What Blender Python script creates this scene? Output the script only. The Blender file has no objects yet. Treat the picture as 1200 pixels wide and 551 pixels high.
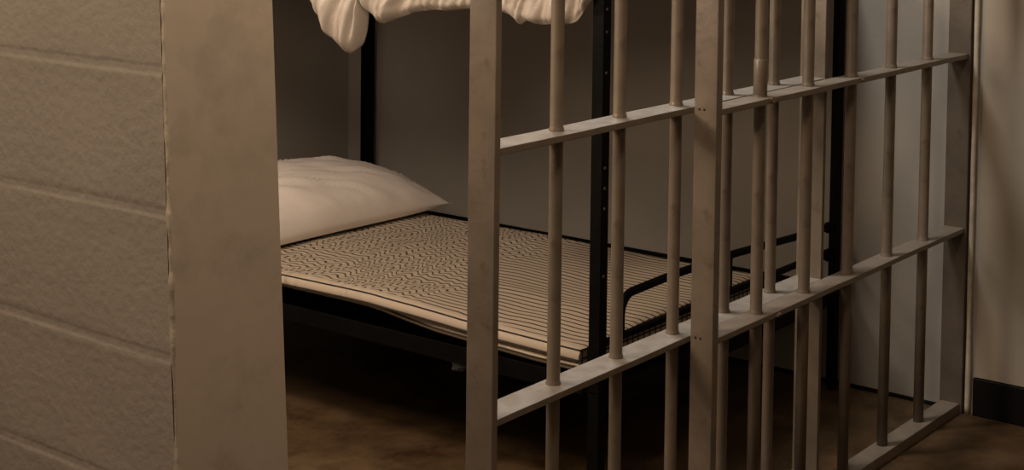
import bpy, bmesh, math, random
from mathutils import Vector, Matrix, noise
random.seed(7)
C = bpy.context.scene.collection
S = bpy.context.scene

# ------------------------------------------------------------------ materials
def mat(name, base, rough=.6, var=.15, scale=6., bump=.0, bscale=60., spec=.4, second=None, mixlo=.5, mixhi=.7, mscale=9., metallic=0.):
    m = bpy.data.materials.new(name); m.use_nodes = True
    N = m.node_tree.nodes; L = m.node_tree.links
    b = N['Principled BSDF']; b.inputs['Roughness'].default_value = rough
    b.inputs['Specular IOR Level'].default_value = spec; b.inputs['Metallic'].default_value = metallic
    tc = N.new('ShaderNodeTexCoord')
    n = N.new('ShaderNodeTexNoise'); n.inputs['Scale'].default_value = scale; n.inputs['Detail'].default_value = 6
    L.new(tc.outputs['Object'], n.inputs['Vector'])
    r = N.new('ShaderNodeValToRGB')
    r.color_ramp.elements[0].position = .3; r.color_ramp.elements[1].position = .7
    r.color_ramp.elements[0].color = [c * (1 - var) for c in base] + [1]
    r.color_ramp.elements[1].color = [c * (1 + var) for c in base] + [1]
    L.new(n.outputs['Fac'], r.inputs['Fac'])
    col = r.outputs['Color']
    if second:
        n2 = N.new('ShaderNodeTexNoise'); n2.inputs['Scale'].default_value = mscale; n2.inputs['Detail'].default_value = 8; n2.inputs['Roughness'].default_value = .65
        L.new(tc.outputs['Object'], n2.inputs['Vector'])
        mr = N.new('ShaderNodeMapRange'); mr.inputs['From Min'].default_value = mixlo; mr.inputs['From Max'].default_value = mixhi
        L.new(n2.outputs['Fac'], mr.inputs['Value'])
        mx = N.new('ShaderNodeMix'); mx.data_type = 'RGBA'
        L.new(mr.outputs['Result'], mx.inputs['Factor']); L.new(col, mx.inputs['A']); mx.inputs['B'].default_value = list(second) + [1]
        col = mx.outputs['Result']
    L.new(col, b.inputs['Base Color'])
    if bump:
        n3 = N.new('ShaderNodeTexNoise'); n3.inputs['Scale'].default_value = bscale; n3.inputs['Detail'].default_value = 5
        L.new(tc.outputs['Object'], n3.inputs['Vector'])
        bp = N.new('ShaderNodeBump'); bp.inputs['Strength'].default_value = bump; bp.inputs['Distance'].default_value = .01
        L.new(n3.outputs['Fac'], bp.inputs['Height']); L.new(bp.outputs['Normal'], b.inputs['Normal'])
    return m

M = {}
M['block'] = mat('painted_block', (.42, .365, .30), .58, .05, 5, .24, 62, .4)
M['wall'] = mat('painted_wall', (.32, .285, .245), .55, .08, 2.5, .08, 50, .35)
M['outer'] = mat('cream_panel', (.40, .34, .265), .6, .06, 3, .05, 40, .3)
M['ceiling'] = mat('ceiling_paint', (.4, .37, .32), .8, .05, 3, .05, 40)
M['jamb'] = mat('jamb_paint', (.54, .45, .355), .5, .05, 4, .07, 30, .4, second=(.46, .385, .30), mixlo=.52, mixhi=.66, mscale=7)
M['caulk'] = mat('caulk', (.50, .43, .33), .6, .25, 14, .2, 60)
M['steel'] = mat('taupe_steel_paint', (.172, .134, .098), .34, .14, 14, .07, 70, .5, second=(.115, .078, .05), mixlo=.56, mixhi=.74, mscale=24)
def pale_tops(m, pale_col, amount):
    """mix a paler grey into the upward faces, broken up by noise"""
    N = m.node_tree.nodes; L = m.node_tree.links; b = N['Principled BSDF']
    src = b.inputs['Base Color'].links[0].from_socket
    g = N.new('ShaderNodeNewGeometry'); sp = N.new('ShaderNodeSeparateXYZ'); L.new(g.outputs['True Normal'], sp.inputs['Vector'])
    tc = N.new('ShaderNodeTexCoord'); n = N.new('ShaderNodeTexNoise'); n.inputs['Scale'].default_value = 26; n.inputs['Detail'].default_value = 6
    L.new(tc.outputs['Object'], n.inputs['Vector'])
    k = N.new('ShaderNodeMapRange'); k.inputs['From Min'].default_value = .38; k.inputs['From Max'].default_value = .62; k.inputs['To Min'].default_value = amount * .55; k.inputs['To Max'].default_value = amount
    L.new(n.outputs['Fac'], k.inputs['Value'])
    u = N.new('ShaderNodeMapRange'); u.inputs['From Min'].default_value = .7; u.inputs['From Max'].default_value = .95; L.new(sp.outputs['Z'], u.inputs['Value'])
    q = N.new('ShaderNodeMath'); q.operation = 'MULTIPLY'; L.new(k.outputs['Result'], q.inputs[0]); L.new(u.outputs['Result'], q.inputs[1])
    mx = N.new('ShaderNodeMix'); mx.data_type = 'RGBA'; L.new(q.outputs[0], mx.inputs['Factor']); L.new(src, mx.inputs['A']); mx.inputs['B'].default_value = list(pale_col) + [1]
    L.new(mx.outputs['Result'], b.inputs['Base Color'])
M['steel_rail'] = mat('taupe_rail_paint', (.172, .134, .098), .38, .14, 14, .07, 70, .45, second=(.115, .078, .05), mixlo=.56, mixhi=.74, mscale=24)
pale_tops(M['steel'], (.34, .325, .305), .62); pale_tops(M['steel_rail'], (.28, .25, .22), .38)
M['steel_dark'] = mat('dark_brown_steel', (.105, .082, .062), .45, .12, 14, .08, 70, .4, second=(.08, .055, .036), mixlo=.56, mixhi=.74, mscale=24)  # darker, browner tone than the other steel
M['weld'] = mat('rusty_weld', (.19, .125, .075), .7, .3, 60, .4, 120, .3)
M['black'] = mat('black_steel', (.004, .0037, .0034), .55, .3, 20, .1, 60, .07)
M['blackchip'] = mat('chipped_rivet', (.06, .055, .05), .5, .3, 40)
M['rubber'] = mat('black_vinyl', (.007, .006, .006), .5, .2, 8, .05, 30, .15)
M['hole'] = mat('screw_recess', (.02, .013, .009), .9, .2, 40)
M['pillow'] = mat('pillow_cotton', (.78, .69, .61), .85, .03, 10, .12, 220, .2)
M['sheet'] = mat('sheet_cotton', (.42, .36, .30), .85, .04, 10, .15, 180, .2)
M['paper'] = mat('pale_paper', (.8, .82, .8), .8, .05, 20)
M['floor'] = mat('stained_concrete', (.105, .063, .030), .5, .26, 3.2, .2, 70, .3, second=(.05, .027, .011), mixlo=.42, mixhi=.66, mscale=8)
M['piping'] = mat('dark_piping', (.035, .028, .022), .8, .2, 60)

def ticking():
    m = bpy.data.materials.new('striped_ticking'); m.use_nodes = True
    N = m.node_tree.nodes; L = m.node_tree.links; b = N['Principled BSDF']
    b.inputs['Roughness'].default_value = .88; b.inputs['Specular IOR Level'].default_value = .2
    tc = N.new('ShaderNodeTexCoord'); sp = N.new('ShaderNodeSeparateXYZ'); L.new(tc.outputs['Object'], sp.inputs['Vector'])
    def math_(op, a, bb=None):
        q = N.new('ShaderNodeMath'); q.operation = op
        for i, v in enumerate((a, bb)):
            if v is None: continue
            if isinstance(v, (int, float)): q.inputs[i].default_value = v
            else: L.new(v, q.inputs[i])
        return q.outputs[0]
    # puckering of the ticking: a fine ripple, strongest toward the head of the bed
    n = N.new('ShaderNodeTexNoise'); n.inputs['Scale'].default_value = 3.2; n.inputs['Detail'].default_value = 1
    L.new(tc.outputs['Object'], n.inputs['Vector'])
    n5 = N.new('ShaderNodeTexNoise'); n5.inputs['Scale'].default_value = 11.; n5.inputs['Detail'].default_value = 1
    L.new(tc.outputs['Object'], n5.inputs['Vector'])
    ph = math_('ADD', math_('MULTIPLY', sp.outputs['Y'], 6.2832 / .042), math_('ADD', math_('MULTIPLY', n.outputs['Fac'], 16.), math_('MULTIPLY', n5.outputs['Fac'], 9.)))
    ph = math_('ADD', ph, math_('MULTIPLY', sp.outputs['X'], 9.))
    rip = math_('SINE', ph)
    mr = N.new('ShaderNodeMapRange'); mr.interpolation_type = 'SMOOTHSTEP'
    mr.inputs['From Min'].default_value = .82; mr.inputs['From Max'].default_value = 1.15
    mr.inputs['To Min'].default_value = .0003; mr.inputs['To Max'].default_value = .0155
    L.new(math_('ADD', sp.outputs['Y'], math_('MULTIPLY', math_('SUBTRACT', n.outputs['Fac'], .5), .6)), mr.inputs['Value'])
    n2 = N.new('ShaderNodeTexNoise'); n2.inputs['Scale'].default_value = 5.; n2.inputs['Detail'].default_value = 1
    L.new(tc.outputs['Object'], n2.inputs['Vector'])
    amp = math_('MULTIPLY', rip, mr.outputs['Result'])
    n4 = N.new('ShaderNodeTexNoise'); n4.inputs['Scale'].default_value = 7.; n4.inputs['Detail'].default_value = 2
    L.new(tc.outputs['Object'], n4.inputs['Vector'])
    pat = N.new('ShaderNodeMapRange'); pat.inputs['From Min'].default_value = .36; pat.inputs['From Max'].default_value = .6; pat.inputs['To Min'].default_value = .12
    L.new(n4.outputs['Fac'], pat.inputs['Value'])
    amp = math_('MULTIPLY', amp, pat.outputs['Result'])
    x = math_('ADD', sp.outputs['X'], amp)
    x = math_('ADD', x, math_('MULTIPLY', n2.outputs['Fac'], .03))
    fr = math_('FRACT', math_('DIVIDE', math_('ADD', x, 5.), .0235))
    d = math_('ABSOLUTE', math_('SUBTRACT', fr, .5))
    mm = N.new('ShaderNodeMapRange'); mm.inputs['From Min'].default_value = .11; mm.inputs['From Max'].default_value = .16
    mm.inputs['To Min'].default_value = 1; mm.inputs['To Max'].default_value = 0
    L.new(d, mm.inputs['Value'])
    # the side welts stay plain cream: stripes only where the cloth faces up or to the foot
    geo = N.new('ShaderNodeNewGeometry'); sn = N.new('ShaderNodeSeparateXYZ'); L.new(geo.outputs['True Normal'], sn.inputs['Vector'])
    side = math_('LESS_THAN', math_('ABSOLUTE', sn.outputs['X']), .6)
    inn = math_('GREATER_THAN', sp.outputs['X'], -.092)
    foot = math_('GREATER_THAN', math_('ABSOLUTE', sn.outputs['Y']), .6)
    inn = math_('MAXIMUM', inn, foot)
    k = math_('MULTIPLY', math_('MULTIPLY', mm.outputs['Result'], side), inn)
    mx = N.new('ShaderNodeMix'); mx.data_type = 'RGBA'
    mx.inputs['A'].default_value = (.52, .425, .32, 1); mx.inputs['B'].default_value = (.075, .055, .042, 1)
    L.new(k, mx.inputs['Factor']); L.new(mx.outputs['Result'], b.inputs['Base Color'])
    bp = N.new('ShaderNodeBump'); bp.inputs['Strength'].default_value = .6; bp.inputs['Distance'].default_value = 1.
    L.new(math_('MULTIPLY', amp, .35), bp.inputs['Height']); L.new(bp.outputs['Normal'], b.inputs['Normal'])
    return m
M['ticking'] = ticking()

# ------------------------------------------------------------------ helpers
def empty(name, loc, label, cat, group=None):
    o = bpy.data.objects.new(name, None); C.objects.link(o); o.location = loc
    o['label'] = label; o['category'] = cat
    if group: o['group'] = group
    o.empty_display_size = .1
    return o
def link(name, bm, m, parent=None, loc=(0, 0, 0), smooth=False, bevel=0., seg=2):
    bmesh.ops.recalc_face_normals(bm, faces=bm.faces)
    me = bpy.data.meshes.new(name); bm.to_mesh(me); bm.free()
    me.materials.append(m)
    if smooth:
        for p in me.polygons: p.use_smooth = True
    o = bpy.data.objects.new(name, me); C.objects.link(o)
    if parent:
        o.parent = parent
        pl = Vector((0, 0, 0)); q = parent
        while q: pl += q.location; q = q.parent
        o.location = Vector(loc) - pl
    else: o.location = loc
    if bevel:
        b = o.modifiers.new('bevel', 'BEVEL'); b.width = bevel; b.segments = seg; b.limit_method = 'ANGLE'; b.angle_limit = .7
    return o
def copy_part(o, parent, loc):
    c = o.copy(); C.objects.link(c); c.parent = parent
    pl = Vector((0, 0, 0)); q = parent
    while q: pl += q.location; q = q.parent
    c.location = Vector(loc) - pl
    return c
def box(bm, x0, x1, y0, y1, z0, z1):
    v = [bm.verts.new((x, y, z)) for x in (x0, x1) for y in (y0, y1) for z in (z0, z1)]
    for f in ((0, 1, 3, 2), (4, 6, 7, 5), (0, 4, 5, 1), (2, 3, 7, 6), (0, 2, 6, 4), (1, 5, 7, 3)): bm.faces.new([v[i] for i in f])
def boxo(name, m, parent, x0, x1, y0, y1, z0, z1, bevel=.0015):
    """a box part whose origin is the middle of its base"""
    bm = bmesh.new(); cx, cy = (x0 + x1) / 2, (y0 + y1) / 2
    box(bm, x0 - cx, x1 - cx, y0 - cy, y1 - cy, 0, z1 - z0)
    return link(name, bm, m, parent, (cx, cy, z0), bevel=bevel)
def tube(bm, pts, r, n=10, cap=True):
    """round tube along pts; r number or list"""
    pts = [Vector(p) for p in pts]; rings = []
    up = None
    for i, p in enumerate(pts):
        t = (pts[min(i + 1, len(pts) - 1)] - pts[max(i - 1, 0)]).normalized()
        if up is None:
            up = Vector((0, 0, 1)) if abs(t.z) < .9 else Vector((1, 0, 0))
        a = t.cross(up).normalized(); b = a.cross(t).normalized(); up = b
        rr = r[i] if isinstance(r, (list, tuple)) else r
        rings.append([bm.verts.new(p + a * rr * math.cos(k * 2 * math.pi / n) + b * rr * math.sin(k * 2 * math.pi / n)) for k in range(n)])
    for i in range(len(rings) - 1):
        for k in range(n): bm.faces.new((rings[i][k], rings[i][(k + 1) % n], rings[i + 1][(k + 1) % n], rings[i + 1][k]))
    if cap:
        bm.faces.new(rings[0][::-1]); bm.faces.new(rings[-1])
def lathe(bm, prof, n=20):
    rings = [[bm.verts.new((r * math.cos(k * 2 * math.pi / n), r * math.sin(k * 2 * math.pi / n), z)) for k in range(n)] for r, z in prof]
    for i in range(len(rings) - 1):
        for k in range(n): bm.faces.new((rings[i][k], rings[i][(k + 1) % n], rings[i + 1][(k + 1) % n], rings[i + 1][k]))
    bm.faces.new(rings[0][::-1]); bm.faces.new(rings[-1])
def struct(o): o['kind'] = 'structure'; return o
def lerp_tab(tab, x):
    if x <= tab[0][0]: return tab[0][1]
    for (a, va), (b, vb) in zip(tab, tab[1:]):
        if x <= b: return va + (vb - va) * (x - a) / (b - a)
    return tab[-1][1]
def nz(x, y, z): return noise.noise(Vector((x, y, z)))

# ------------------------------------------------------------------ the setting
XR, YB, ZC = 1.10, 2.222, 2.6
XL, YF = -4.6, -3.8
def plane_box(name, m, *d): return struct(boxo(name, m, None, *d, bevel=0))
plane_box('floor', M['floor'], XL - .1, XR + .15, YF - .1, YB + .1, -.1, 0)
plane_box('ceiling', M['ceiling'], XL - .1, XR + .15, YF - .1, YB + .1, ZC, ZC + .1)
plane_box('wall_right', M['wall'], XR, XR + .15, YF - .1, YB + .1, 0, ZC)
plane_box('wall_back', M['wall'], XL - .1, XR, YB, YB + .1, 0, ZC)
plane_box('wall_front', M['wall'], -1.329, XR, -.04, .21, 2.2, ZC)           # masonry above the grille
plane_box('wall_rear', M['outer'], XL - .1, XR, YF - .1, YF, 0, ZC)
plane_box('wall_far_left', M['block'], XL - .1, XL, YF, YB, 0, ZC)
# thin cream panel lining the side wall out in the corridor, a narrow gap to the grille post
plane_box('trim_1', M['outer'], XR - .007, XR, YF, -.067, .104, ZC)
struct(boxo('baseboard_right', M['rubber'], None, XR - .012, XR, YF, -.062, 0, .102, bevel=.003))
struct(boxo('gap_shade_strip', M['rubber'], None, XR - .005, XR, .03, YB, 0, .011, bevel=.001))  # dark strip standing in for the shadow gap at the cell wall's foot

# block partition between the cell and the space to its left: painted blocks with concave joints
def lean_out(z): return -1.531 - .039 * (z - .595)          # the old partition is not quite plumb
def lean_in(z): return -1.313 - .0516 * (z - .531)
def partition():
    x0, x1, y0, y1 = -1.54, -1.33, .082, YB
    bm = bmesh.new()
    zs_j = [.552 + .2035 * k for k in range(-2, 10)]
    def axis(lo, hi, joints, fine=.006, coarse=.05):
        c = set([lo, hi]); v = lo
        while v < hi: c.add(round(v, 4)); v += coarse
        for j in joints:
            for d in (-.018, -.010, -.007, -.0045, -.002, 0, .002, .0045, .007, .010, .018):
                if lo < j + d < hi: c.add(round(j + d, 4))
        c = sorted(c); out = [c[0]]
        for a in c[1:]:
            if a - out[-1] > .0012: out.append(a)
        return out
    hj = {0: [.27 + .406 * k for k in range(-1, 6)], 1: [.467 + .406 * k for k in range(-1, 6)]}
    ys = axis(y0 + .002, y1, hj[0] + hj[1]); zs = axis(0, ZC, zs_j)
    def depth(y, z):
        d = 0
        def groove(q, w):                      # raised lips around a concave joint
            a = abs(q); e = max(0, min(1, (w - a) / .0035))
            return -.0012 * e * e * (3 - 2 * e) + .0007 * math.exp(-((q + w + .002) / .0028) ** 2) + .0002 * math.exp(-((q - w - .003) / .004) ** 2)
        for k, j in enumerate(zs_j):
            wob = .004 * nz(y * 3, j * 7, 1) 
            if abs(z - j) < .03: d += groove(z - j - wob, .0085) * (.8 + .5 * nz(y * 8, j, 5))
        k = int(math.floor((z - zs_j[0]) / .2035))
        for j in hj[k % 2]:
            if abs(y - j) < .03: d += .4 * groove(y - j, .0055)
        d += .0016 * nz(y * 6, z * 6, 3) + .0022 * nz(y * 1.3, z * 1.7, 9)
        return d
    g = [[bm.verts.new((lean_out(z) - depth(y, z), y, z)) for z in zs] for y in ys]
    for i in range(len(ys) - 1):
        for j in range(len(zs) - 1): bm.faces.new((g[i][j], g[i][j + 1], g[i + 1][j + 1], g[i + 1][j]))
    # close to the cell side
    a = [bm.verts.new((lean_in(z) - .004, ys[0], z)) for z in zs]; b = [bm.verts.new((lean_in(z) - .004, ys[-1], z)) for z in zs]
    for j in range(len(zs) - 1):
        bm.faces.new((g[0][j], a[j], a[j + 1], g[0][j + 1])); bm.faces.new((g[-1][j], g[-1][j + 1], b[j + 1], b[j]))
        bm.faces.new((a[j], b[j], b[j + 1], a[j + 1]))
    o = link('wall_left', bm, M['block'], smooth=True)
    e = o.modifiers.new('edges', 'EDGE_SPLIT'); e.split_angle = math.radians(45)
    struct(o)
partition()
# steel jamb capping the end of the partition
bm = bmesh.new(); rows = []
for k in range(27):
    z = ZC * k / 26; xa, xb = lean_out(z) + .0006, lean_in(z) + .0008 * nz(0, z * 2, 4); wv = .0012 * nz(3, z * 1.5, 0)
    rows.append([bm.verts.new(p) for p in ((xa, .0815, z), (xa, .078, z), ((xa + xb) / 2, .078 + wv, z), (xb, .078, z), (xb, .125, z), (xb - .0035, .125, z), (xb - .0035, .0815, z))])
for p, q in zip(rows, rows[1:]):
    for i in range(7): bm.faces.new((p[i], p[(i + 1) % 7], q[(i + 1) % 7], q[i]))
bm.faces.new(rows[0][::-1]); bm.faces.new(rows[-1])
jb = struct(link('trim_2', bm, M['jamb'], bevel=.0012))
bm = bmesh.new()
pts = []; rad = []
z = 0
while z < 2.5:
    pts.append((lean_out(z) - .0005 + .0018 * nz(z * 9, 0, 0), .0785 + .001 * nz(0, z * 12, 2), z))
    rad.append(max(.0012, .0028 + .0042 * nz(z * 8, 5, 1) + .0028 * nz(z * 33, 1, 4))); z += .006
tube(bm, pts, rad, 8)
ck = link('caulk_bead', bm, M['caulk'], jb, smooth=True); ck['label'] = 'lumpy cream caulk along the corner'

# ------------------------------------------------------------------ bars
def bar_mesh(name, z0, z1, rails, r=.0132, th=.0127):
    bm = bmesh.new(); prof = [(r, z0)]
    for zt in rails:
        if zt - th - .006 > z0 + .002: prof += [(r, zt - th - .006), (r + .0018, zt - th - .001)]
        else: prof += []
        if zt > z0: prof += [(r + .0022, zt - .001), (r + .002, zt + .0025), (r + .0004, zt + .007), (r, zt + .009)]
    prof.append((r, z1))
    q = [prof[0]]
    for p in prof[1:]:
        if p[1] > q[-1][1] + 1e-5: q.append(p)
    lathe(bm, q)
    return bm
def grille_rails(parent, xs, ys, tops, th, m, cuts=True):
    out = []
    for zt in tops:
        bm = bmesh.new(); n = 40; x0, x1 = xs; cx = (x0 + x1) / 2
        # flat bar with slightly wavy, hand finished edges
        rows = []
        for i in range(n + 1):
            x = x0 + (x1 - x0) * i / n; w = .0012 * nz(x * 14, zt * 5, ys[0]); s = .0010 * nz(x * 4, zt * 3, 8)
            rows.append([bm.verts.new((x - cx, y - ys[0], z)) for y, z in ((ys[0] + w, s), (ys[1] - w, s), (ys[1] - w, s - th), (ys[0] + w, s - th))])
        for i in range(n):
            for k in range(4): bm.faces.new((rows[i][k], rows[i][(k + 1) % 4], rows[i + 1][(k + 1) % 4], rows[i + 1][k]))
        bm.faces.new(rows[0]); bm.faces.new(rows[-1][::-1])
        out.append(link('crossbar', bm, m, parent, (cx, ys[0], zt), bevel=.0012))
    return out
def weld(parent, x, y, z, r=.007, sx=1.6):
    bm = bmesh.new(); bmesh.ops.create_icosphere(bm, subdivisions=3, radius=r)
    for v in bm.verts:
        k = 1 + .35 * nz(v.co.x * 180 + x * 50, v.co.y * 180, v.co.z * 180 + z * 40)
        v.co = Vector((v.co.x * sx * k, v.co.y * k * .7, v.co.z * k * .8))
    return link('weld_bead', bm, M['weld'], parent, (x, y, z), smooth=True)

# fixed grille ------------------------------------------------------
FY0, FY1 = -.030, .022
grille = empty('cell_grille', (.44, -.004, 0), 'fixed steel bar panel at right, bolted to the wall, in front of the sliding door', 'bars')
ZF = [.0275, .5015, .9673, 1.433, 1.899]
st = boxo('stile', M['steel'], grille, -.233, -.210, FY0, FY1, 0, 2.2)
st['label'] = 'upright flat end bar with pairs of screw holes'
for hz in (.5005, .9655, 1.431):
    for hy in (.010, -.0015):
        bm = bmesh.new(); lathe(bm, [(.0004, -.0003), (.0020, -.0001), (.0023, .0006), (.0010, .0009), (.0004, .0009)], 12)
        bmesh.ops.rotate(bm, verts=bm.verts, cent=(0, 0, 0), matrix=Matrix.Rotation(-math.pi / 2, 3, 'Y'))
        link('screw_hole', bm, M['hole'], st, (-.2334, hy, hz), smooth=True)
ps = boxo('wall_post', M['steel_dark'], grille, 1.080, 1.0995, FY0 - .006, FY1 + .004, 0, 2.2)
bm = bmesh.new(); pts = []; rad = []; z = 0
while z < 2.2:
    pts.append((1.0950 + .0008 * nz(z * 8, 3, 0), -.046 + .002 * nz(z * 4, 1, 7), z)); rad.append(.0075 + .0022 * nz(z * 6, 2, 3)); z += .02
tube(bm, pts, rad, 8)
cb = link('caulk_bead', bm, M['caulk'], grille, smooth=True); cb['label'] = 'cream bead of caulk between post and wall'
grille_rails(grille, (-.210, 1.081), (FY0, FY1), ZF[1:], .0127, M['steel_rail'])
br = boxo('bottom_rail', M['steel_rail'], grille, -.210, 1.081, FY0, FY1, 0, ZF[0], bevel=.002)
bar0 = link('bar', bar_mesh('bar', .0275, 2.2, ZF), M['steel'], grille, (0, 0, 0), smooth=True)
fb = [bar0] + [copy_part(bar0, grille, (.22 * i, 0, 0)) for i in range(1, 5)]
bm = bmesh.new(); lathe(bm, [(.0138, 0), (.0150, .001), (.0150, .078), (.0138, .080)], 20)
sl = link('sleeve', bm, M['steel'], bar0, (0, 0, .9675), smooth=True); sl['label'] = 'short darker sleeve at the foot of a bar'
weld(grille, .002, FY0 - .001, .962, .0085); weld(grille, .045, FY0, .493, .006, 2.2); weld(grille, .435, FY0 - .001, .962, .005); weld(grille, 1.075, FY0 + .004, .964, .006)

# sliding door ------------------------------------------------------
DY0, DY1 = .0346, .0990
door = empty('sliding_gate', (-.24, .067, 0), 'sliding barred steel cell door standing open beside the doorway, behind the fixed bars', 'door')
ZD = [.0275, .494, .9656, 1.437, 1.90]
boxo('stile', M['steel'], door, -.868, -.8525, DY0, DY1 - .006, .004, 2.155)
boxo('stile', M['steel'], door, .3735, .3865, DY0, DY1, .004, 2.155)
grille_rails(door, (-.853, .374), (DY0, DY1), ZD, .0127, M['steel'])
db0 = link('bar', bar_mesh('bar', .015, 2.14, ZD, r=.0125), M['steel'], door, (-.6366, .0726, 0), smooth=True)
for i in range(1, 5): copy_part(db0, door, (-.6366 + .2083 * i, .0726, 0))
boxo('top_rail', M['steel'], door, -.868, .3865, DY0, DY1, 2.14, 2.19)
for dx in (-.72, .24):
    bm = bmesh.new(); box(bm, -.05, .05, -.004, .004, -.03, .02); link('hanger', bm, M['steel'], door, (dx, .067, 2.20), bevel=.002)
weld(door, .371, DY0 + .002, .962, .006)

# ------------------------------------------------------------------ bunk bed
bed = empty('bunk_bed', (.48, 1.2, 0), 'black steel bunk bed frame against the right cell wall', 'bed')
PX = (-.106, 1.045); PY = (.335, 2.085); ZT = 1.62
def post(x, y, sx, sy):
    """angle iron post: outer corner toward (sx, sy)"""
    bm = bmesh.new(); w = .034 if sx > 0 or sy > 0 else .029; t = .005
    P = [(0, 0), (w, 0), (w, t), (t, t), (t, w), (0, w)]
    P = [((a - w / 2) * -sx, (b - w / 2) * -sy) for a, b in P]
    lo = [bm.verts.new((a, b, 0)) for a, b in P]; hi = [bm.verts.new((a, b, ZT)) for a, b in P]
    for i in range(6): bm.faces.new((lo[i], lo[(i + 1) % 6], hi[(i + 1) % 6], hi[i]))
    bm.faces.new(lo[::-1]); bm.faces.new(hi)
    o = link('post', bm, M['black'], bed, (x, y, 0), bevel=.001)
    return o
for ix, x in enumerate(PX):
    for iy, y in enumerate(PY):
        p = post(x + (0 if ix == 0 else .004), y, -1 if ix == 0 else 1, -1 if iy == 0 else 1)
        if iy == 0 and ix == 0:
            for hz in (.70, .745, .79, 1.0, 1.09, 1.14, .55):
                bm = bmesh.new(); bmesh.ops.create_icosphere(bm, subdivisions=2, radius=.004)
                bmesh.ops.scale(bm, vec=(1, .5, 1), verts=bm.verts)
                link('rivet', bm, M['blackchip'], p, (x - .006, y - .0175, hz), smooth=True)
def angle_rail(name, x0, x1, y0, y1, z0, z1, flange):
    """upright strip with an inward flange along its lower edge"""
    bm = bmesh.new(); cx, cy = (x0 + x1) / 2, (y0 + y1) / 2
    box(bm, x0 - cx, x1 - cx, y0 - cy, y1 - cy, 0, z1 - z0)
    fx, fy = flange
    box(bm, min(x0, x1 + fx if fx < 0 else x0) - cx if fx <= 0 else x1 - cx - .0001, max(x1 + fx, x1) - cx if fx >= 0 else x0 - cx + .0001,
        y0 - cy, y1 - cy, 0, .005)
    return link(name, bm, M['black'], bed, (cx, cy, z0), bevel=.001)
angle_rail('side_rail', -.126, -.121, .36, 2.06, .279, .3205, (.045, 0))
angle_rail('side_rail', 1.056, 1.061, .36, 2.06, .247, .293, (-.045, 0))
angle_rail('side_rail', -.126, -.121, .36, 2.06, 1.166, 1.212, (.045, 0))
angle_rail('side_rail', 1.056, 1.061, .36, 2.06, 1.166, 1.212, (-.045, 0))
boxo('end_rail', M['black'], bed, -.10, 1.04, 2.09, 2.095, .287, .333); boxo('end_rail', M['black'], bed, -.10, 1.04, 2.09, 2.095, 1.166, 1.212)
boxo('end_rail', M['black'], bed, -.10, 1.04, .318, .323, 1.166, 1.212)
boxo('end_rail', M['black'], bed, -.10, 1.04, .322, .339, .386, .401, bevel=.004)
boxo('end_rail', M['black'], bed, -.10, 1.04, .318, .323, .245, .285)
def pan(za, zb):
    bm = bmesh.new(); cx, cy = (-.1205 + 1.0555) / 2, (.326 + 2.088) / 2
    v = [bm.verts.new(p) for p in ((-.1205 - cx, .326 - cy, 0), (-.1205 - cx, 2.088 - cy, 0), (1.0555 - cx, 2.088 - cy, zb - za), (1.0555 - cx, .326 - cy, zb - za))]
    w = [bm.verts.new(q.co + Vector((0, 0, .003))) for q in v]
    bm.faces.new(v[::-1]); bm.faces.new(w)
    for i in range(4): bm.faces.new((v[i], v[(i + 1) % 4], w[(i + 1) % 4], w[i]))
    link('bunk_pan', bm, M['black'], bed, (cx, cy, za))
pan(.2855, .2525); pan(1.1715, 1.1715)  # upper deck, out of view, made solid to block light from above
# bent tube across the foot
pts = [(-.022, .33, .395), (-.022, .33, .442)]
for k in range(1, 7):
    a = math.pi / 2 * k / 6; pts.append((-.022 + .045 * (1 - math.cos(a)), .33, .442 + .045 * math.sin(a)))
pts += [(.2, .33, .4905), (.5, .33, .486), (.8, .33, .471), (1.03, .33, .462)]
bm = bmesh.new(); tube(bm, pts, .0098, 12)
fbr = link('foot_tube', bm, M['black'], bed, smooth=True); fbr['label'] = 'bent black tube across the foot'
bm = bmesh.new(); tube(bm, [(.48, .332, .394), (.48, .332, .486)], .003, 8); link('tie_rod', bm, M['black'], bed, smooth=True)
for zc in (.4615, .383):
    bm = bmesh.new(); bmesh.ops.create_icosphere(bm, subdivisions=3, radius=.016)
    bmesh.ops.scale(bm, vec=(.8, .9, 1), verts=bm.verts); link('clamp', bm, M['black'], bed, (1.012, .33, zc), smooth=True)

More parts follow.
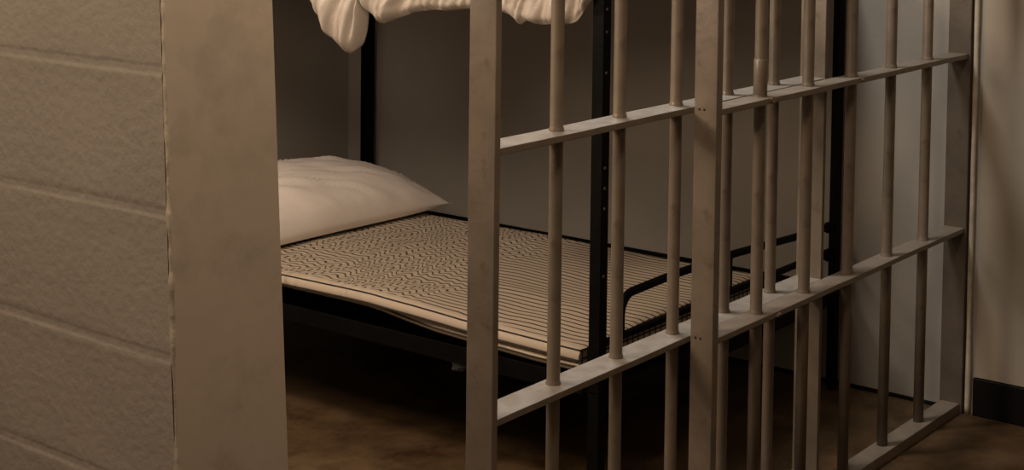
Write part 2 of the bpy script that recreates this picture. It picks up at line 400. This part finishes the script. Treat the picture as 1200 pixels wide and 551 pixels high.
# ------------------------------------------------------------------ striped mattress
def zt(y):
    return lerp_tab([(.34, .379), (.47, .380), (.60, .382), (.72, .386), (.86, .394), (1.0, .398), (1.15, .396), (1.33, .395), (2.1, .392)], y) + .0012 * nz(y * 7, 0, 0)
def mattress():
    root = empty('mattress', (.29, 1.2, .33), 'thin striped ticking mattress with curled edge lying on the lower bunk', 'mattress')
    x0, x1, y0, y1 = -.124, .705, .372, 2.06
    rows = []; ys = []
    y = y0
    while y < y1: ys.append(y); y += .012
    ys.append(y1)
    bm = bmesh.new(); lines = [[], [], []]
    for y in ys:
        t = zt(y); e = min(1, (y - y0) / .012)              # e rounds the foot end
        s = lerp_tab([(.372, .0), (.6, .004), (.8, .010), (1.05, .045), (2.1, .05)], y)      # how far the lower roll sits back
        lip = .031; zb = lerp_tab([(.37, .3245), (.5, .3225), (.62, .3245), (.8, .332), (1.0, .340), (2.1, .342)], y)
        xw = .004 * nz(y * 4, 2, 5) + .006 * max(0, (y - 1.0)) * 0
        a = x0 + xw
        top = []
        nX = 44
        for i in range(nX + 1):
            x = (a + .03) + (x1 - .02 - a - .03) * i / nX
            k = min(1, (x - a) / .25)
            zz = t * (1 - k) + k * (.386 + .004 * math.exp(-((y - 1.2) / .5) ** 2)) + .0030 * nz(x * 5, y * 4, 1) + .0016 * nz(x * 13, y * 11, 6)
            zz += .004 * math.exp(-((x - .16 - .1 * (y - .8)) / .03) ** 2) * max(0, 1 - abs(y - .72) / .3)    # a soft crease
            top.append((x, zz))
        P = [(x1 - .004, .378), (x1, .366), (x1 - .004, .345), (x1 - .02, .331)]
        prof = [(a + .05 + s * .5, zb - .004 + .006), (a + .022 + s, zb), (a + .006 + s, zb + .004), (a + .001 + s, zb + .012), (a + .003 + s, zb + .0195),
                (a + .016 + s * .8, t - lip - .004), (a + .016 + s * .6, t - lip - .002),
                (a + .007, t - lip), (a + .0015, t - lip + .004), (a, t - lip + .010), (a + .001, t - lip + .017), (a + .006, t - .0035), (a + .015, t - .0003)] + top + P
        # deflate the very end so that the foot is softly rounded
        zmid = .355
        f = 1 if e >= 1 else .9 + .1 * e
        rows.append([bm.verts.new((x, y, zmid + (z - zmid) * f)) for x, z in prof])
        lines[0].append((a + .0062, y - 0, t - .0033)); lines[1].append((a - .0002, y, t - lip + .0062)); lines[2].append((a - .0005 + s, y, zb + .0155))
    n = len(rows[0])
    for i in range(len(rows) - 1):
        for k in range(n): bm.faces.new((rows[i][k], rows[i + 1][k], rows[i + 1][(k + 1) % n], rows[i][(k + 1) % n]))
    bm.faces.new(rows[0]); bm.faces.new(rows[-1][::-1])
    o = link('ticking_cover', bm, M['ticking'], root, smooth=True)
    ed = o.modifiers.new('edges', 'EDGE_SPLIT'); ed.split_angle = math.radians(60)
    y_ = y0 - .001
    # welts: run along the side and round the corner across the foot
    foot1 = [(x, y_, .3745) for x in [.69 - .04 * k for k in range(0, 20)]]
    foot2 = [(x, y_, .3555) for x in [.69 - .04 * k for k in range(0, 20)]]
    for pts, ft in ((lines[0], foot1), (lines[1], foot2), (lines[2][:70], [])):
        bm = bmesh.new(); tube(bm, [p for p in ft] + pts, .0021, 8)
        link('welt', bm, M['piping'], root, smooth=True)
mattress()

# ------------------------------------------------------------------ pillow
def pillow():
    bm = bmesh.new(); n = 64
    W, D, H = .86, .50, .170
    top = {}; bot = {}
    for i in range(n + 1):
        for j in range(n + 1):
            u = -1 + 2 * i / n; v = -1 + 2 * j / n
            # pull edges in between corners
            eu = 1 - .055 * (1 - v * v) ** 1; ev = 1 - .07 * (1 - u * u)
            # pointed corners
            x = u * W / 2 * (1 - .05 * (1 - abs(v) ** 2.2)); VW = .91
            y = math.copysign(min(1, abs(v) / VW), v) * D / 2 * (1 - .06 * (1 - abs(u) ** 2.2))
            y += math.copysign(.006 * math.sin(math.pi * max(0, (abs(v) - VW) / (1 - VW))), v)
            a = max(0, 1 - abs(u) ** 2.3); b = max(0, 1 - min(1, abs(v) / VW) ** 2.1)
            h = (a ** .50) * (b ** .52)
            edge = (1 - h)
            wr = .0100 * nz(u * 3.2 + v * 5.5, v * 1.2 - u * 1.5, 2) + .0085 * nz(u * 9 + v * 13, v * 2 - u * 2, 5) + .0045 * nz(u * 22 + v * 26, v * 4 - u * 3, 7)
            sm = .011 + .014 * max(0, u) ** 4 * abs(v) ** 2
            zc = sm + .036 * max(0, 1 - abs(u) ** 5)
            zt_ = zc + (H - zc) * h + wr * min(1, 4 * h)
            if abs(v) > VW: zt_ = sm + (zc - sm) * (1 - abs(v)) / (1 - VW)
            zb_ = sm - sm * min(1, max(0, 1 - abs(v)) * 12) * min(1, max(0, 1 - abs(u)) * 12)
            top[i, j] = bm.verts.new((x, y, zt_))
            bot[i, j] = top[i, j] if i in (0, n) or j in (0, n) else bm.verts.new((x, y, zb_))
    for i in range(n):
        for j in range(n):
            bm.faces.new((top[i, j], top[i + 1, j], top[i + 1, j + 1], top[i, j + 1]))
            q = [bot[i, j], bot[i, j + 1], bot[i + 1, j + 1], bot[i + 1, j]]
            if len(set(q)) == 4 and not all(w in top.values() for w in q[:0] + []): bm.faces.new(q)
    o = link('pillow', bm, M['pillow'], None, (.350, 1.745, .3885), smooth=True)
    o.rotation_euler = (0, 0, math.radians(-2.6))
    o['label'] = 'plump off-white pillow lying at the head of the striped mattress'; o['category'] = 'pillow'
pillow()

# ------------------------------------------------------------------ bed sheet hanging off the upper bunk
def sheet():
    hem = [(.335, 1.168), (.352, 1.150), (.372, 1.122), (.384, 1.108), (.40, 1.103), (.45, 1.099), (.478, 1.096), (.505, 1.100), (.52, 1.104), (.537, 1.089), (.548, 1.100), (.565, 1.112), (.60, 1.122),
           (.65, 1.122), (.705, 1.117), (.74, 1.111), (.79, 1.110), (.83, 1.1035), (.862, 1.096), (.90, 1.082), (.93, 1.070), (.955, 1.066), (.975, 1.072), (.988, 1.088), (.994, 1.13), (.998, 1.16),
           (.998, 1.13), (.996, 1.09), (1.002, 1.045), (1.014, 1.012), (1.032, .992), (1.046, .986), (1.068, .985), (1.085, .992), (1.104, 1.022), (1.115, 1.036), (1.120, 1.030), (1.138, 1.058), (1.150, 1.080), (1.154, 1.102), (1.150, 1.125), (1.142, 1.16), (1.137, 1.18)]
    hem = [(a, b) for a, b in hem]
    # resample along the curve (it may turn back on itself)
    pts = []
    for (a, b), (c, d) in zip(hem, hem[1:]):
        L = math.hypot(c - a, d - b); m = max(1, int(L / .006))
        for k in range(m): pts.append((a + (c - a) * k / m, b + (d - b) * k / m))
    pts.append(hem[-1])
    # light smoothing
    for _ in range(1): pts = [pts[0]] + [((p[0] + 2 * q[0] + r[0]) / 4, (p[1] + 2 * q[1] + r[1]) / 4) for p, q, r in zip(pts, pts[1:], pts[2:])] + [pts[-1]]
    bm = bmesh.new(); rows = []; nT = 22; n = len(pts)
    s = 0; N_ = len(pts)
    for i, (y, zh) in enumerate(pts):
        yt = .335 + (1.15 - .335) * i / (N_ - 1)
        row = []
        # over the deck
        ytop = max(.366, .30 * yt + .70 * y)
        for X in (.75, .55, .35, .15, .02, -.06):
            row.append(bm.verts.new((X, ytop, 1.186 + .006 * nz(X * 5, yt * 6, 0) + (.05 if X < -.03 else .03 if X < .1 else .004))))
        row.append(bm.verts.new((-.116, ytop, 1.236)))
        for k in range(nT + 1):
            t = k / nT
            zz = 1.228 + (zh - 1.228) * t
            yy = ytop + (y - ytop) * min(1, t * 1.3)
            drop = 1.216 - zh
            bag = math.exp(-((y - 1.09) / .09) ** 2); swag = math.exp(-((y - .945) / .05) ** 2)
            bulge = .012 + .040 * bag * math.sin(math.pi * min(1, t * .93)) ** .8 + .03 * swag * math.sin(math.pi * min(1, t * .95))
            fold = .022 * nz(y * 24, zz * 4, 3) + .026 * abs(nz(y * 50 + zz * 16, zz * 5, 8)) ** .7 + .005 * math.sin(y * 75 + zz * 30 + 3 * nz(y * 9, zz * 9, 1)) + .006 * nz(y * 110 + zz * 25, zz * 14, 4) + .010 * bag * (1 if y < 1.055 else -1) * min(1, abs(y - 1.055) / .008)
            tuck = .028 * max(0, (t - .86) / .14) ** 2
            row.append(bm.verts.new((min(-.1335, -.136 - bulge - fold * min(1, t * 3) + tuck), yy, zz)))
        rows.append(row)
    for i in range(len(rows) - 1):
        for k in range(len(rows[0]) - 1): bm.faces.new((rows[i][k], rows[i + 1][k], rows[i + 1][k + 1], rows[i][k + 1]))
    o = link('bed_sheet', bm, M['sheet'], smooth=True)
    so = o.modifiers.new('thick', 'SOLIDIFY'); so.thickness = .0025; so.offset = 0
    sb = o.modifiers.new('sub', 'SUBSURF'); sb.levels = 1; sb.render_levels = 1
    o['label'] = 'crumpled off-white sheet hanging over the edge of the upper bunk'; o['category'] = 'sheet'
sheet()

# small pale scrap on the floor under the bed
bm = bmesh.new(); bmesh.ops.create_icosphere(bm, subdivisions=3, radius=.02)
for v in bm.verts: v.co *= 1 + .4 * nz(v.co.x * 90, v.co.y * 90, v.co.z * 90)
bmesh.ops.scale(bm, vec=(1.3, 1, .75), verts=bm.verts)
mz = min(v.co.z for v in bm.verts)
for v in bm.verts: v.co.z -= mz
sc = link('paper_scrap', bm, M['paper'], None, (.512, 1.228, 0), smooth=True)
sc['label'] = 'small pale crumpled scrap on the floor under the bed'; sc['category'] = 'scrap'

# ------------------------------------------------------------------ lights
def area(name, loc, target, size, power, col):
    l = bpy.data.lights.new(name, 'AREA'); l.shape = 'DISK'; l.size = size; l.energy = power; l.color = col
    o = bpy.data.objects.new(name, l); C.objects.link(o); o.location = loc
    o.rotation_euler = (Vector(target) - Vector(loc)).to_track_quat('-Z', 'Y').to_euler()
    return o
area('corridor_lamp', (-1.52, -.58, 2.34), (-.6, .3, .4), .3, 12, (1, .78, .58))
area('corridor_lamp', (-.8, -2.4, 2.4), (0, 0, .5), .8, 5, (1, .78, .58))
area('aisle_fill', (-2.7, .4, 2.5), (-2.0, .4, 0), .5, 23.5, (1, .785, .59))  # unseen fill light added to brighten the block wall
area('unseen_cell_light', (-.08, .54, 2.5), (-.05, .5, 0), .4, 26, (1, .97, .92))
area('unseen_cell_light', (-1.1, 1.4, 1.8), (.3, 1., .5), .3, 14.5, (1, .81, .66))  # added to light the pillow and the wall under the bunk
area('unseen_cell_light', (-1.24, .62, 1.40), (.9, .9, .5), .3, 6.6, (1, .78, .58))  # low light without a fixture, added to brighten the wall under the bunk
w = bpy.data.worlds.new('world'); S.world = w; w.use_nodes = True
w.node_tree.nodes['Background'].inputs[0].default_value = (1, .8, .6, 1); w.node_tree.nodes['Background'].inputs[1].default_value = .02

# ------------------------------------------------------------------ camera
yaw, pitch, roll = math.radians(52.621), math.radians(3.0104), math.radians(.6548)
cy, sy, cp, sp = math.cos(yaw), math.sin(yaw), math.cos(pitch), math.sin(pitch)
fw = Vector((sy * cp, cy * cp, -sp)); r = Vector((cy, -sy, 0)); u = r.cross(fw)
r2 = r * math.cos(roll) + u * math.sin(roll); u2 = -r * math.sin(roll) + u * math.cos(roll)
cam = bpy.data.cameras.new('camera'); co = bpy.data.objects.new('camera', cam); C.objects.link(co)
co.matrix_world = Matrix(((r2.x, u2.x, -fw.x, -3.01145), (r2.y, u2.y, -fw.y, -1.63429), (r2.z, u2.z, -fw.z, 1.44877), (0, 0, 0, 1)))
cam.sensor_fit = 'HORIZONTAL'; cam.sensor_width = 36; cam.lens = 1882.764 / 1200 * 36
cam.shift_y = -(275.5 + 57.9) / 1200
cam.clip_start = .02
S.camera = co
vs = S.view_settings
S.display_settings.display_device = 'sRGB'; vs.view_transform = 'Standard'; vs.look = 'None'; vs.exposure = 0; vs.gamma = 1; vs.use_curve_mapping = False
